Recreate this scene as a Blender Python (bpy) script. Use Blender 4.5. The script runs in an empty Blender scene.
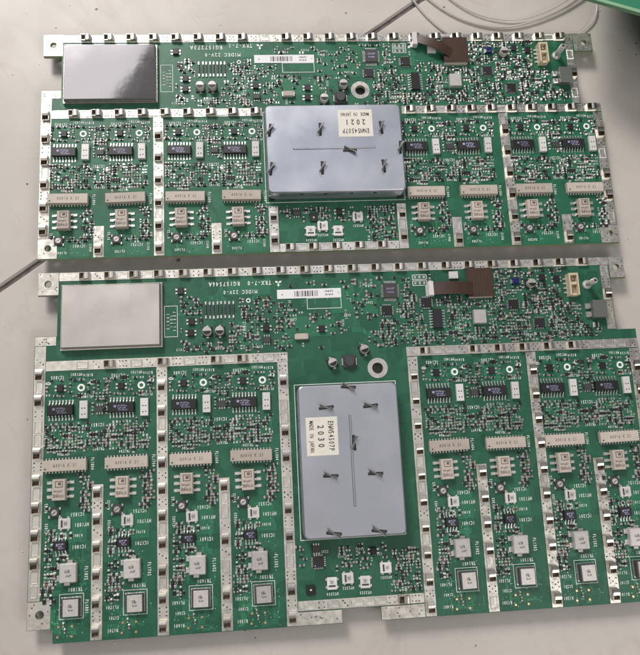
import bpy, math, random
from mathutils import Matrix, Vector
R = math.radians
scene = bpy.context.scene
col = scene.collection

# ------------------------------------------------------------------ camera
MM = 0.001
BZ = 4.5                 # underside of the boards above the floor (mm)
TOP = BZ + 1.6           # upper face of the boards (mm)
cd = bpy.data.cameras.new('camera')
cam = bpy.data.objects.new('camera', cd); col.objects.link(cam)
rot = Matrix(((0.99762, -0.01252, -0.06779), (0.0, 0.98336, -0.18165), (0.06894, 0.18121, 0.98102))).to_4x4()
cam.matrix_world = Matrix.Translation((0, 0, (264 + TOP) * MM)) @ rot
cd.sensor_fit = 'HORIZONTAL'; cd.sensor_width = 36; cd.lens = 36 * 648.67 / 640
cd.clip_start = 0.01; cd.clip_end = 50
cd.dof.use_dof = True; cd.dof.focus_distance = 0.278; cd.dof.aperture_fstop = 20
scene.camera = cam

# ------------------------------------------------------------------ light
world = bpy.data.worlds.new('World'); scene.world = world; world.use_nodes = True
wb = world.node_tree.nodes['Background']
wb.inputs[0].default_value = (0.95, 0.92, 0.95, 1); wb.inputs[1].default_value = 0.13

def area(name, loc, target, sx, sy, radiance, colr):
    l = bpy.data.lights.new(name, 'AREA'); l.shape = 'RECTANGLE'; l.size = sx; l.size_y = sy
    l.energy = radiance * math.pi * sx * sy; l.color = colr
    o = bpy.data.objects.new(name, l); col.objects.link(o)
    o.location = loc
    o.rotation_euler = (Vector(target) - Vector(loc)).to_track_quat('-Z', 'Y').to_euler()
    return o
area('reflection_panel', (-1.135, 1.55, 1.5), (-1.135, 1.55, 0), 1.7, 2.2, 0.80, (1.0, 0.97, 0.97)).rotation_euler = (0, 0, R(-29))  # added unseen panel; its edge shapes the mirrored can's reflection
area('reflection_panel', (-0.56, 0.15, 1.5), (-0.56, 0.15, 0), 0.85, 1.15, 0.66, (1.0, 0.96, 0.91))  # added unseen panel, reflected by the brushed can and left strips
area('blue_reflection_panel', (0.17, 0.72, 1.5), (0.05, 0.1, 0), 0.62, 0.5, 0.78, (0.84, 0.89, 1.0))  # added unseen bluish panel, gives the sideways cover its lavender reflection
area('reflection_panel', (0.24, -0.06, 1.5), (0.24, -0.06, 0), 0.5, 0.75, 0.55, (1.0, 0.98, 0.95))  # added unseen panel that lifts the reflection in the upright cover
area('upper_left_fill', (-0.55, 1.75, 1.25), (0, 0.1, 0), 1.8, 1.2, 0.8, (0.95, 0.97, 1.0))  # added broad fill from upper left, kept out of mirror reflections
area('lamp_key', (-0.44, 0.95, 0.82), (0, 0.06, 0), 0.34, 0.34, 37.0, (1.0, 0.955, 0.91))
area('side_fill', (0.62, -0.60, 0.80), (0.12, -0.05, 0), 0.55, 0.55, 5.2, (1.0, 0.96, 0.91))  # added unseen fill, brightens the lower right and softens its shadows
scene.view_settings.view_transform = 'Standard'; scene.view_settings.look = 'None'
scene.view_settings.exposure = -0.12; scene.view_settings.gamma = 1.0
scene.render.engine = 'CYCLES'

# ------------------------------------------------------------------ materials
def mat(name, colr, rough=0.5, metal=0.0, noise=0.0, nscale=400.0, bump=0.0, bscale=1500.0, coat=0.0, spec=0.5, rnoise=0.0):
    m = bpy.data.materials.new(name); m.use_nodes = True
    nt = m.node_tree; b = nt.nodes['Principled BSDF']
    b.inputs['Base Color'].default_value = (*colr, 1); b.inputs['Roughness'].default_value = rough
    b.inputs['Metallic'].default_value = metal; b.inputs['Specular IOR Level'].default_value = spec
    b.inputs['Coat Weight'].default_value = coat; b.inputs['Coat Roughness'].default_value = 0.15
    tc = nt.nodes.new('ShaderNodeTexCoord')
    if noise or rnoise:
        n = nt.nodes.new('ShaderNodeTexNoise'); n.inputs['Scale'].default_value = nscale; n.inputs['Detail'].default_value = 5
        nt.links.new(tc.outputs['Object'], n.inputs['Vector'])
        if noise:
            mr = nt.nodes.new('ShaderNodeMapRange'); mr.inputs[1].default_value = .3; mr.inputs[2].default_value = .7
            mr.inputs[3].default_value = 1 - noise; mr.inputs[4].default_value = 1 + noise
            nt.links.new(n.outputs[0], mr.inputs[0])
            mx = nt.nodes.new('ShaderNodeVectorMath'); mx.operation = 'SCALE'; mx.inputs[0].default_value = colr
            nt.links.new(mr.outputs[0], mx.inputs['Scale']); nt.links.new(mx.outputs[0], b.inputs['Base Color'])
        if rnoise:
            m2 = nt.nodes.new('ShaderNodeMapRange'); m2.inputs[1].default_value = .3; m2.inputs[2].default_value = .7
            m2.inputs[3].default_value = max(0.02, rough - rnoise); m2.inputs[4].default_value = rough + rnoise
            nt.links.new(n.outputs[0], m2.inputs[0]); nt.links.new(m2.outputs[0], b.inputs['Roughness'])
    if bump:
        n2 = nt.nodes.new('ShaderNodeTexNoise'); n2.inputs['Scale'].default_value = bscale; n2.inputs['Detail'].default_value = 3
        nt.links.new(tc.outputs['Object'], n2.inputs['Vector'])
        bp = nt.nodes.new('ShaderNodeBump'); bp.inputs['Strength'].default_value = bump; bp.inputs['Distance'].default_value = 0.0003
        nt.links.new(n2.outputs[0], bp.inputs['Height']); nt.links.new(bp.outputs[0], b.inputs['Normal'])
    return m

def vary(m, amt):
    nt = m.node_tree; b = nt.nodes['Principled BSDF']; inp = b.inputs['Base Color']
    oi = nt.nodes.new('ShaderNodeObjectInfo'); mr = nt.nodes.new('ShaderNodeMapRange')
    mr.inputs[3].default_value = 1 - amt; mr.inputs[4].default_value = 1 + amt * .6
    nt.links.new(oi.outputs['Random'], mr.inputs[0])
    vm = nt.nodes.new('ShaderNodeVectorMath'); vm.operation = 'SCALE'
    if inp.links: nt.links.new(inp.links[0].from_socket, vm.inputs[0])
    else: vm.inputs[0].default_value = inp.default_value[:3]
    nt.links.new(mr.outputs[0], vm.inputs['Scale']); nt.links.new(vm.outputs[0], inp)

def mask_mat(name, base, light):
    """solder mask: green lacquer over copper pour, with faint pour edges"""
    m = mat(name, base, 0.42, 0, spec=0.4)
    nt = m.node_tree; b = nt.nodes['Principled BSDF']
    tc = nt.nodes.new('ShaderNodeTexCoord')
    v = nt.nodes.new('ShaderNodeTexVoronoi'); v.distance = 'CHEBYCHEV'; v.inputs['Scale'].default_value = 170
    nt.links.new(tc.outputs['Object'], v.inputs['Vector'])
    sp = nt.nodes.new('ShaderNodeSeparateColor'); nt.links.new(v.outputs['Color'], sp.inputs[0])
    n = nt.nodes.new('ShaderNodeTexNoise'); n.inputs['Scale'].default_value = 900; n.inputs['Detail'].default_value = 3
    nt.links.new(tc.outputs['Object'], n.inputs['Vector'])
    ad = nt.nodes.new('ShaderNodeMath'); ad.operation = 'MULTIPLY_ADD'; ad.inputs[1].default_value = 0.55
    nt.links.new(sp.outputs[0], ad.inputs[0])
    m3 = nt.nodes.new('ShaderNodeMath'); m3.operation = 'MULTIPLY'; m3.inputs[1].default_value = 0.5
    nt.links.new(n.outputs[0], m3.inputs[0]); nt.links.new(m3.outputs[0], ad.inputs[2])
    mx = nt.nodes.new('ShaderNodeMix'); mx.data_type = 'RGBA'
    mx.inputs[6].default_value = (*base, 1); mx.inputs[7].default_value = (*light, 1)
    nt.links.new(ad.outputs[0], mx.inputs[0]); nt.links.new(mx.outputs[2], b.inputs['Base Color'])
    return m

M = {}
M['green1'] = mask_mat('solder_mask_bright', (0.013, 0.088, 0.047), (0.032, 0.165, 0.088))
M['green2'] = mask_mat('solder_mask_dimmed', (0.013, 0.078, 0.045), (0.032, 0.145, 0.083))  # darkened for dimmer light on the taller board, and for its age
M['trace'] = mat('traces', (0.042, 0.225, 0.118), 0.4)
M['pour'] = mat('copper_pour', (0.024, 0.155, 0.080), 0.42)
M['lug'] = mat('lug_metal', (0.36, 0.35, 0.34), 0.3, 0.9)
M['edge'] = mat('laminate_edge', (0.30, 0.34, 0.20), 0.7)
M['silk'] = mat('silkscreen', (0.84, 0.87, 0.82), 0.6, noise=.12, nscale=2500)
M['tin'] = mat('tinned_ground', (0.82, 0.785, 0.72), 0.32, 0.8, noise=.10, nscale=420, bump=.16, bscale=900, rnoise=.1)
M['clip'] = mat('clip_metal', (0.80, 0.76, 0.69), 0.26, 0.95, noise=.1, nscale=700, bump=.15, bscale=1100)
M['clipin'] = mat('clip_inside_shade', (0.11, 0.075, 0.05), 0.5, 0.5)  # dark brown stands in for the shade inside each clip
M['hole'] = mat('via_hole', (0.02, 0.018, 0.016), 0.6)
M['via'] = mat('via_cap', (0.26, 0.46, 0.34), 0.4)
M['gold'] = mat('gold_pad', (0.62, 0.42, 0.17), 0.3, 0.9)
M['ic'] = mat('epoxy_black', (0.018, 0.018, 0.021), 0.48, noise=.2, nscale=2000)
M['icgrey'] = mat('epoxy_grey', (0.055, 0.055, 0.058), 0.5, noise=.2, nscale=2000)
M['mark'] = mat('chip_marking_sheen', (0.36, 0.34, 0.52), 0.5)  # print colour, with the violet sheen of the chip tops painted in
M['markdark'] = mat('dark_marking', (0.13, 0.10, 0.09), 0.6)
M['lead'] = mat('solder_lead', (0.86, 0.85, 0.82), 0.25, 0.85, bump=.3, bscale=3000)
M['beige'] = mat('ceramic_beige', (0.52, 0.455, 0.40), 0.5, noise=.06, nscale=600)
M['white'] = mat('ceramic_white', (0.70, 0.68, 0.66), 0.4, noise=.05, nscale=700)
M['grey'] = mat('grey_metal_cap', (0.62, 0.59, 0.56), 0.42, 0.35, noise=.08, nscale=700)
M['brownres'] = mat('capacitor_brown', (0.17, 0.115, 0.08), 0.5)
M['shield'] = mat('shield_satin', (0.555, 0.575, 0.635), 0.34, 0.88, noise=.05, nscale=45, bump=.05, bscale=70, rnoise=.10)
M['mirror1'] = mat('shield_mirror', (0.74, 0.71, 0.73), 0.055, 1.0, rnoise=.02, nscale=60, bump=.10, bscale=75)
M['mirror2'] = mat('shield_brushed', (0.66, 0.63, 0.595), 0.30, 0.95, noise=.04, nscale=90, rnoise=.05)
M['paper'] = mat('sticker_paper', (0.76, 0.735, 0.65), 0.7, noise=.04, nscale=300)
M['paperw'] = mat('label_paper', (0.82, 0.82, 0.83), 0.6)
M['ink'] = mat('ink', (0.06, 0.05, 0.06), 0.7)
M['redink'] = mat('red_ink', (0.35, 0.06, 0.06), 0.7)
M['flex'] = mat('brown_flex', (0.060, 0.034, 0.026), 0.36, noise=.15, nscale=300)
M['flexline'] = mat('flex_copper', (0.074, 0.042, 0.031), 0.34)
M['jst'] = mat('cream_plastic', (0.62, 0.53, 0.38), 0.45, noise=.08, nscale=900)
M['blue'] = mat('blue_part', (0.014, 0.018, 0.12), 0.35)
M['slate'] = mat('grey_green_block', (0.17, 0.18, 0.165), 0.4, 0.3)
M['slot'] = mat('slot_dark', (0.02, 0.02, 0.022), 0.6)
M['peg'] = mat('peg', (0.75, 0.73, 0.70), 0.25, 0.5)
M['wire'] = mat('wire_sheath', (0.80, 0.78, 0.75), 0.22)
M['wire'].node_tree.nodes['Principled BSDF'].inputs['Transmission Weight'].default_value = 0.55
M['farboard'] = mat('far_board_green', (0.008, 0.17, 0.085), 0.4)
M['rim'] = mat('far_board_rim', (0.20, 0.36, 0.22), 0.6)
M['rust'] = mat('reddish_brown', (0.075, 0.032, 0.023), 0.7, noise=.25, nscale=60)
M['grout'] = mat('grout', (0.15, 0.135, 0.125), 0.9, noise=.35, nscale=300, bump=.4, bscale=900)

for k, a in (('beige', .16), ('white', .14), ('grey', .18), ('ic', .35), ('clip', .2), ('lead', .12), ('mark', .4), ('tin', .1), ('markdark', .4)): vary(M[k], a)

def tile_mat():
    m = mat('floor_tile', (0.60, 0.555, 0.52), 0.42, spec=0.35)
    nt = m.node_tree; b = nt.nodes['Principled BSDF']; L = nt.links.new
    tc = nt.nodes.new('ShaderNodeTexCoord')
    n = nt.nodes.new('ShaderNodeTexNoise'); n.inputs['Scale'].default_value = 14; n.inputs['Detail'].default_value = 8; n.inputs['Roughness'].default_value = .62
    L(tc.outputs['Object'], n.inputs['Vector'])
    r = nt.nodes.new('ShaderNodeValToRGB'); r.color_ramp.elements[0].position = .3; r.color_ramp.elements[1].position = .72
    r.color_ramp.elements[0].color = (0.49, 0.455, 0.42, 1); r.color_ramp.elements[1].color = (0.59, 0.55, 0.515, 1)
    L(n.outputs[0], r.inputs[0])
    # smears and grime with their own shapes
    mp = nt.nodes.new('ShaderNodeMapping'); mp.inputs['Rotation'].default_value = (0, 0, .7); mp.inputs['Scale'].default_value = (55, 14, 20)
    L(tc.outputs['Object'], mp.inputs[0])
    n2 = nt.nodes.new('ShaderNodeTexNoise'); n2.inputs['Scale'].default_value = 1.0; n2.inputs['Detail'].default_value = 6; n2.inputs['Distortion'].default_value = 1.2
    L(mp.outputs[0], n2.inputs['Vector'])
    r2 = nt.nodes.new('ShaderNodeMapRange'); r2.inputs[1].default_value = .56; r2.inputs[2].default_value = .75; r2.inputs[3].default_value = 0; r2.inputs[4].default_value = .16
    L(n2.outputs[0], r2.inputs[0])
    mx = nt.nodes.new('ShaderNodeMix'); mx.data_type = 'RGBA'; mx.inputs[7].default_value = (0.40, 0.37, 0.34, 1)
    L(r2.outputs[0], mx.inputs[0]); L(r.outputs[0], mx.inputs[6])
    n5 = nt.nodes.new('ShaderNodeTexNoise'); n5.inputs['Scale'].default_value = 38; n5.inputs['Detail'].default_value = 7; n5.inputs['Roughness'].default_value = .7; n5.inputs['Distortion'].default_value = .8
    L(tc.outputs['Object'], n5.inputs['Vector'])
    r5 = nt.nodes.new('ShaderNodeMapRange'); r5.inputs[1].default_value = .54; r5.inputs[2].default_value = .72; r5.inputs[4].default_value = .42
    L(n5.outputs[0], r5.inputs[0])
    mx5 = nt.nodes.new('ShaderNodeMix'); mx5.data_type = 'RGBA'; mx5.inputs[7].default_value = (0.37, 0.325, 0.285, 1)
    L(r5.outputs[0], mx5.inputs[0]); L(mx.outputs[2], mx5.inputs[6])
    mp6 = nt.nodes.new('ShaderNodeMapping'); mp6.inputs['Rotation'].default_value = (0, 0, -.45); mp6.inputs['Scale'].default_value = (900, 22, 1)
    L(tc.outputs['Object'], mp6.inputs[0])
    n6 = nt.nodes.new('ShaderNodeTexNoise'); n6.inputs['Scale'].default_value = 1; n6.inputs['Detail'].default_value = 2; n6.inputs['Distortion'].default_value = .4
    L(mp6.outputs[0], n6.inputs['Vector'])
    r6 = nt.nodes.new('ShaderNodeMapRange'); r6.inputs[1].default_value = .70; r6.inputs[2].default_value = .78; r6.inputs[4].default_value = .35
    L(n6.outputs[0], r6.inputs[0])
    mx6 = nt.nodes.new('ShaderNodeMix'); mx6.data_type = 'RGBA'; mx6.inputs[7].default_value = (0.30, 0.27, 0.245, 1)
    L(r6.outputs[0], mx6.inputs[0]); L(mx5.outputs[2], mx6.inputs[6])
    # dark specks
    v = nt.nodes.new('ShaderNodeTexVoronoi'); v.voronoi_dimensions = '2D'; v.inputs['Scale'].default_value = 60; v.inputs['Randomness'].default_value = 1
    n3 = nt.nodes.new('ShaderNodeTexNoise'); n3.inputs['Scale'].default_value = 700
    L(tc.outputs['Object'], n3.inputs['Vector'])
    va = nt.nodes.new('ShaderNodeVectorMath'); va.operation = 'MULTIPLY_ADD'; va.inputs[1].default_value = (.0016, .0016, 0)
    L(n3.outputs['Color'], va.inputs[0]); L(tc.outputs['Object'], va.inputs[2]); L(va.outputs[0], v.inputs['Vector'])
    sc = nt.nodes.new('ShaderNodeSeparateColor'); L(v.outputs['Color'], sc.inputs[0])
    th = nt.nodes.new('ShaderNodeMapRange'); th.inputs[1].default_value = 0.0; th.inputs[2].default_value = 1; th.inputs[3].default_value = -0.17; th.inputs[4].default_value = .062
    L(sc.outputs[0], th.inputs[0])
    lt = nt.nodes.new('ShaderNodeMath'); lt.operation = 'SUBTRACT'; L(th.outputs[0], lt.inputs[0]); L(v.outputs['Distance'], lt.inputs[1])
    sm = nt.nodes.new('ShaderNodeMapRange'); sm.inputs[1].default_value = 0; sm.inputs[2].default_value = .03; sm.inputs[4].default_value = .85
    L(lt.outputs[0], sm.inputs[0])
    mx2 = nt.nodes.new('ShaderNodeMix'); mx2.data_type = 'RGBA'; mx2.inputs[7].default_value = (0.13, 0.115, 0.10, 1)
    L(sm.outputs[0], mx2.inputs[0]); L(mx6.outputs[2], mx2.inputs[6]); L(mx2.outputs[2], b.inputs['Base Color'])
    rr = nt.nodes.new('ShaderNodeMapRange'); rr.inputs[3].default_value = .3; rr.inputs[4].default_value = .55
    L(n2.outputs[0], rr.inputs[0]); L(rr.outputs[0], b.inputs['Roughness'])
    bp = nt.nodes.new('ShaderNodeBump'); bp.inputs['Strength'].default_value = .12; bp.inputs['Distance'].default_value = .0004
    L(n.outputs[0], bp.inputs['Height']); L(bp.outputs[0], b.inputs['Normal'])
    return m
M['tile'] = tile_mat()

# ------------------------------------------------------------------ mesh builder (all in mm)
class MB:
    def __init__(s): s.v = []; s.f = []; s.mi = []; s.mats = []; s.smooth = []
    def m(s, name):
        if name not in s.mats: s.mats.append(name)
        return s.mats.index(name)
    def add(s, vs, fs, mat, smooth=False):
        o = len(s.v); k = s.m(mat); s.v += vs
        for f in fs: s.f.append([i + o for i in f]); s.mi.append(k); s.smooth.append(smooth)
    def box(s, cx, cy, z0, w, h, d, mat, rot=0.0, ch=0.0, taper=0.0, mtop=None):
        """box of w x h x d standing at z0, top edges chamfered by ch"""
        c, sn = math.cos(rot), math.sin(rot)
        def ring(a, b, z): return [(cx + c * x - sn * y, cy + sn * x + c * y, z) for x, y in ((-a, -b), (a, -b), (a, b), (-a, b))]
        a, b = w / 2, h / 2
        rs = [ring(a, b, z0), ring(a - taper, b - taper, z0 + d - ch)]
        if ch: rs.append(ring(a - taper - ch, b - taper - ch, z0 + d))
        vs = [p for r in rs for p in r]; fs = []
        for k in range(len(rs) - 1):
            for i in range(4):
                j = (i + 1) % 4; fs.append((4 * k + i, 4 * k + j, 4 * k + 4 + j, 4 * k + 4 + i))
        n = 4 * (len(rs) - 1)
        s.add(vs, fs + [(3, 2, 1, 0)], mat)
        s.add(rs[-1], [(0, 1, 2, 3)], mtop or mat)
    def quad(s, cx, cy, z, w, h, mat, rot=0.0):
        c, sn = math.cos(rot), math.sin(rot)
        s.add([(cx + c * x - sn * y, cy + sn * x + c * y, z) for x, y in ((-w/2, -h/2), (w/2, -h/2), (w/2, h/2), (-w/2, h/2))], [(0, 1, 2, 3)], mat)
    def cyl(s, cx, cy, z0, r, d, mat, n=16, ch=0.0, mtop=None, r2=None):
        rs = [(r, z0), ((r2 or r), z0 + d - ch)]
        if ch: rs.append(((r2 or r) - ch, z0 + d))
        vs = [(cx + q * math.cos(6.28319 * i / n), cy + q * math.sin(6.28319 * i / n), z) for q, z in rs for i in range(n)]
        fs = []
        for k in range(len(rs) - 1):
            for i in range(n):
                j = (i + 1) % n; fs.append((n * k + i, n * k + j, n * k + n + j, n * k + n + i))
        s.add(vs, fs, mat, True)
        s.add(vs[-n:], [tuple(range(n))], mtop or mat)
    def disc(s, cx, cy, z, r, mat, n=10):
        s.add([(cx + r * math.cos(6.28319 * i / n), cy + r * math.sin(6.28319 * i / n), z) for i in range(n)], [tuple(range(n))], mat)
    def ring(s, cx, cy, z, r0, r1, mat, n=20):
        vs = [(cx + q * math.cos(6.28319 * i / n), cy + q * math.sin(6.28319 * i / n), z) for q in (r0, r1) for i in range(n)]
        s.add(vs, [(i, n + i, n + (i + 1) % n, (i + 1) % n) for i in range(n)], mat)
    def frame(s, x0, y0, x1, y1, z, t, mat):
        s.quad((x0+x1)/2, y0, z, x1-x0+t, t, mat); s.quad((x0+x1)/2, y1, z, x1-x0+t, t, mat)
        s.quad(x0, (y0+y1)/2, z, t, y1-y0-t, mat); s.quad(x1, (y0+y1)/2, z, t, y1-y0-t, mat)
    def path(s, pts, w, d, mat):
        """bent strip: pts are (x, z) along local x, width w in y, thickness d"""
        pass
    def mesh(s, name):
        me = bpy.data.meshes.new(name)
        me.from_pydata([(x * MM, y * MM, z * MM) for x, y, z in s.v], [], s.f)
        for k in s.mats: me.materials.append(M[k])
        me.polygons.foreach_set('material_index', s.mi); me.polygons.foreach_set('use_smooth', s.smooth)
        me.update(); return me

def obj(name, me, parent=None, loc=(0, 0, 0), rz=0.0, kind=None):
    o = bpy.data.objects.new(name, me); col.objects.link(o)
    o.location = (loc[0] * MM, loc[1] * MM, loc[2] * MM); o.rotation_euler = (0, 0, rz)
    if parent: o.parent = parent
    if kind: o['kind'] = kind
    return o
def thing(name, label, cat, loc, rz=0.0, group=None):
    o = obj(name, None, None, loc, rz); o['label'] = label; o['category'] = cat
    if group: o['group'] = group
    return o

def plate_mesh(name, outer, holes, z0, d, mats):
    """flat plate with round holes, through a filled 2D curve; mats = (face, wall)"""
    cu = bpy.data.curves.new(name, 'CURVE'); cu.dimensions = '2D'; cu.fill_mode = 'BOTH'; cu.extrude = d / 2
    def poly(ps):
        sp = cu.splines.new('POLY'); sp.points.add(len(ps) - 1)
        for p, q in zip(sp.points, ps): p.co = (q[0], q[1], 0, 1)
        sp.use_cyclic_u = True
    poly(outer)
    for hx, hy, r in holes:
        poly([(hx + r * math.cos(6.28319 * i / 28), hy + r * math.sin(6.28319 * i / 28)) for i in range(28)])
    t = bpy.data.objects.new('tmp', cu); col.objects.link(t)
    bpy.context.view_layer.update()
    me = bpy.data.meshes.new_from_object(t.evaluated_get(bpy.context.evaluated_depsgraph_get()))
    bpy.data.objects.remove(t); bpy.data.curves.remove(cu)
    me.name = name; me.materials.clear()
    for k in mats: me.materials.append(M[k])
    for v in me.vertices: v.co = (v.co.x * MM, v.co.y * MM, (v.co.z + z0 + d / 2) * MM)
    for p in me.polygons:
        p.use_smooth = False; p.material_index = 0 if abs(p.normal.z) > .5 else min(1, len(mats) - 1)
    me.update(); return me

# ------------------------------------------------------------------ lettering
GL = {}
def glyph(ch):
    if ch in GL: return GL[ch]
    cu = bpy.data.curves.new('g', 'FONT'); cu.body = ch; cu.size = 1.0; cu.resolution_u = 2; cu.offset = 0.022
    t = bpy.data.objects.new('g', cu); col.objects.link(t); bpy.context.view_layer.update()
    me = bpy.data.meshes.new_from_object(t.evaluated_get(bpy.context.evaluated_depsgraph_get()))
    vs = [tuple(v.co) for v in me.vertices]; fs = [tuple(p.vertices) for p in me.polygons]
    bpy.data.objects.remove(t); bpy.data.curves.remove(cu); bpy.data.meshes.remove(me)
    x0 = min([v[0] for v in vs], default=0); x1 = max([v[0] for v in vs], default=0)
    GL[ch] = ([(v[0] - (x0 + x1) / 2, v[1] - .35) for v in vs], fs); return GL[ch]
def text(mb, s, cx, cy, z, size, pitch, mat, rot=math.pi, xs=0.8):
    """fixed-pitch lettering centred on cx, cy; rot is the reading direction"""
    c, sn = math.cos(rot), math.sin(rot)
    for i, ch in enumerate(s):
        if ch == ' ': continue
        vs, fs = glyph(ch); ox = (i - (len(s) - 1) / 2) * pitch
        out = []
        for x, y in vs:
            X = ox + x * size * xs; Y = y * size
            out.append((cx + c * X - sn * Y, cy + sn * X + c * Y, z))
        mb.add(out, fs, mat)

def strokes(mb, cx, cy, z, w, h, mat, seed):
    """a row of tiny unreadable print"""
    r = random.Random(seed); x = -w / 2
    while x < w / 2:
        t = r.uniform(.14, .3); k = r.random()
        mb.quad(cx + x, cy + (k - .5) * h * .3, z, t, h * (.55 + .4 * k), mat); x += t + r.uniform(.12, .3)
        if r.random() < .5: mb.quad(cx + x - .2, cy + r.choice((-.38, 0, .38)) * h, z + .003, .3, .15, mat)

# ------------------------------------------------------------------ component meshes (origin on the board face)
rnd = random.Random(7)
COMP = {}
def comp(key, fn, sub=None):
    mb = MB(); fn(mb); COMP[key] = [mb.mesh(key), None]
    if sub:
        mb = MB(); sub(mb); COMP[key][1] = mb.mesh(key + '_leads')

def gull(mb, x, y0, dy, w=0.42, z=0.75, lead='lead'):
    """gull-wing lead from the body edge at y0 going out by dy"""
    sg = 1 if dy > 0 else -1; L = abs(dy)
    ys = [0, .30 * L, .48 * L, L]; zs = [z, z, .14, .10]
    vs = []
    for yy, zz in zip(ys, zs):
        vs += [(x - w/2, y0 + sg * yy, zz), (x + w/2, y0 + sg * yy, zz)]
    for yy, zz in zip(ys, zs):
        vs += [(x - w/2, y0 + sg * yy, zz - .13), (x + w/2, y0 + sg * yy, zz - .13)]
    fs = []
    for k in range(3):
        a = 2 * k; fs += [(a, a+1, a+3, a+2), (8+a, 8+a+2, 8+a+3, 8+a+1), (a, a+2, 8+a+2, 8+a), (a+1, 8+a+1, 8+a+3, a+3)]
    fs.append((6, 7, 15, 14))
    mb.add(vs, fs, lead)
    mb.box(x, y0 + sg * (L + .02), 0.0, w * 1.35, .7, .09, lead)      # solder at the toe
def soic(n, bw, bh, pitch, dy, h=1.5, bodymat='ic', marks=True, horiz=True):
    def body(mb):
        mb.box(0, 0, .15, bw, bh, h, bodymat, ch=.22, taper=.06)
        if marks:
            z = .15 + h + .012
            mb.quad(-bw*.24, bh*.10, z, bw*.10, bh*.22, 'mark')
            strokes(mb, bw*.05, bh*.16, z, bw*.36, bh*.17, 'mark', 21); strokes(mb, .02*bw, -bh*.06, z, bw*.30, bh*.15, 'mark', 22); strokes(mb, bw*.08, -bh*.26, z, bw*.32, bh*.13, 'mark', 23)
    def leads(mb):
        for i in range(n):
            x = (i - (n - 1) / 2) * pitch
            gull(mb, x, bh/2 - .02, dy); gull(mb, x, -bh/2 + .02, -dy)
    return body, leads
comp('soic16', *soic(8, 10.0, 4.1, 1.27, 1.65))
comp('soic8', *soic(4, 4.9, 3.7, 1.2, 1.7, 1.4, 'ic', True))
comp('soic14v', *soic(7, 8.2, 3.8, 1.15, 1.1, 1.4, 'ic', False))

def sot(mb):
    mb.box(0, 0, .1, 2.5, 2.7, 1.0, 'ic', ch=.15)
def sotl(mb):
    for sx in (-1, 1):
        for yy in (-.75, .75): mb.box(sx * 1.75, yy, 0.0, 1.0, .8, .3, 'lead', ch=.08)
comp('sot', sot, sotl)
def greysot(mb):
    mb.box(0, 0, .1, 3.0, 2.5, 1.0, 'icgrey', ch=.15)
def greysotl(mb):
    for sy in (-1, 1):
        for xx in (-.95, 0, .95): mb.box(xx, sy * 1.65, 0.0, .5, .95, .3, 'lead', ch=.06)
comp('grey_sot', greysot, greysotl)

def filt(mb):
    mb.box(0, 0, .2, 16.4, 4.3, 2.1, 'beige', ch=.18)
    mb.disc(-7.2, -1.15, 2.312, .33, 'hole', 12)
    text(mb, 'A3016 K 21', 0.3, 0.05, 2.312, 1.7, .92, 'markdark', 0.0, .7)
def filtl(mb):
    for i in range(13):
        for sy in (-1, 1): mb.box(-7.4 + i * 14.8 / 12, sy * 2.45, 0, .55, .9, .5, 'lead', ch=.1)
comp('filter', filt, filtl)
def tob(mb):
    mb.box(0, 0, .35, 5.2, 8.1, 2.5, 'beige', ch=.25, taper=.12)
    z = 2.862
    mb.quad(0.15, 2.15, z, 2.9, 2.5, 'markdark') ; mb.quad(.15, 2.15, z + .006, 2.3, 1.9, 'beige'); mb.quad(.35, 2.3, z + .012, 1.2, 1.1, 'markdark')
    strokes(mb, 0, -.5, z, 3.4, 1.0, 'markdark', 1); strokes(mb, 0, -2.3, z, 3.6, 1.5, 'markdark', 2)
def tol(mb):
    for sx in (-1, 1):
        for y in (-2.65, 0, 2.65):
            mb.box(sx * 2.9, y, .5, 1.0, .9, .5, 'lead', ch=.08)
            mb.box(sx * 4.2, y, 0, 2.0, 1.25, .42, 'lead', ch=.16)
comp('transformer', tob, tol)
def trim(mb):
    mb.box(0, 0, .1, 3.6, 3.4, .9, 'icgrey', ch=.2)
    mb.cyl(0, 0, 1.0, 1.15, .35, 'grey', 16, .12)
    mb.box(0, 0, 1.36, 1.5, .28, .02, 'hole', .6)
def triml(mb):
    for sx in (-1, 1):
        for sy in (-1, 1): mb.box(sx * 1.9, sy * 1.55, 0, .8, 1.1, .75, 'lead', ch=.12)
comp('trimmer', trim, triml)
def wbox(mb):
    mb.box(0, 0, .05, 3.1, 7.0, 1.35, 'white', ch=.15)
    for x, y in ((-.5, .5), (.55, .5), (-.5, -1.9), (.6, -1.8)): mb.disc(x, y, 1.41, .28, 'hole', 10)
    mb.quad(0, 2.2, 1.408, 1.9, .16, 'grey')
comp('delay_line', wbox)
def hy(mb):
    mb.box(0, 0, .05, 4.5, 3.9, .9, 'white', ch=.15)
    mb.box(-.9, 0, .95, .7, 2.7, .02, 'icgrey'); mb.box(.55, .05, .95, 1.5, 2.0, .02, 'grey'); strokes(mb, .55, .05, .98, 1.0, 1.2, 'icgrey', 14)
def hyl(mb):
    for x in (-1.4, 1.4): mb.box(x, 2.2, 0, .9, .8, .5, 'lead', ch=.1); mb.box(x, -2.2, 0, .9, .8, .5, 'lead', ch=.1)
comp('hybrid', hy, hyl)
def xtal(mb):
    mb.box(0, 0, .1, 6.2, 6.9, 2.3, 'grey', ch=.3)
    strokes(mb, 0, .6, 2.412, 2.0, 1.4, 'icgrey', 3); strokes(mb, .2, -1.0, 2.412, 1.6, .9, 'icgrey', 4)
def xtall(mb):
    for sy in (-1, 1): mb.box(.5 * sy, sy * 3.9, 0, 2.2, 1.5, 1.3, 'clip', ch=.15)
    for y in (-2.0, 2.2): mb.box(-3.8, y, 0, 1.5, 2.0, .5, 'lead', ch=.15)
comp('isolator', xtal, xtall)
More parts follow.
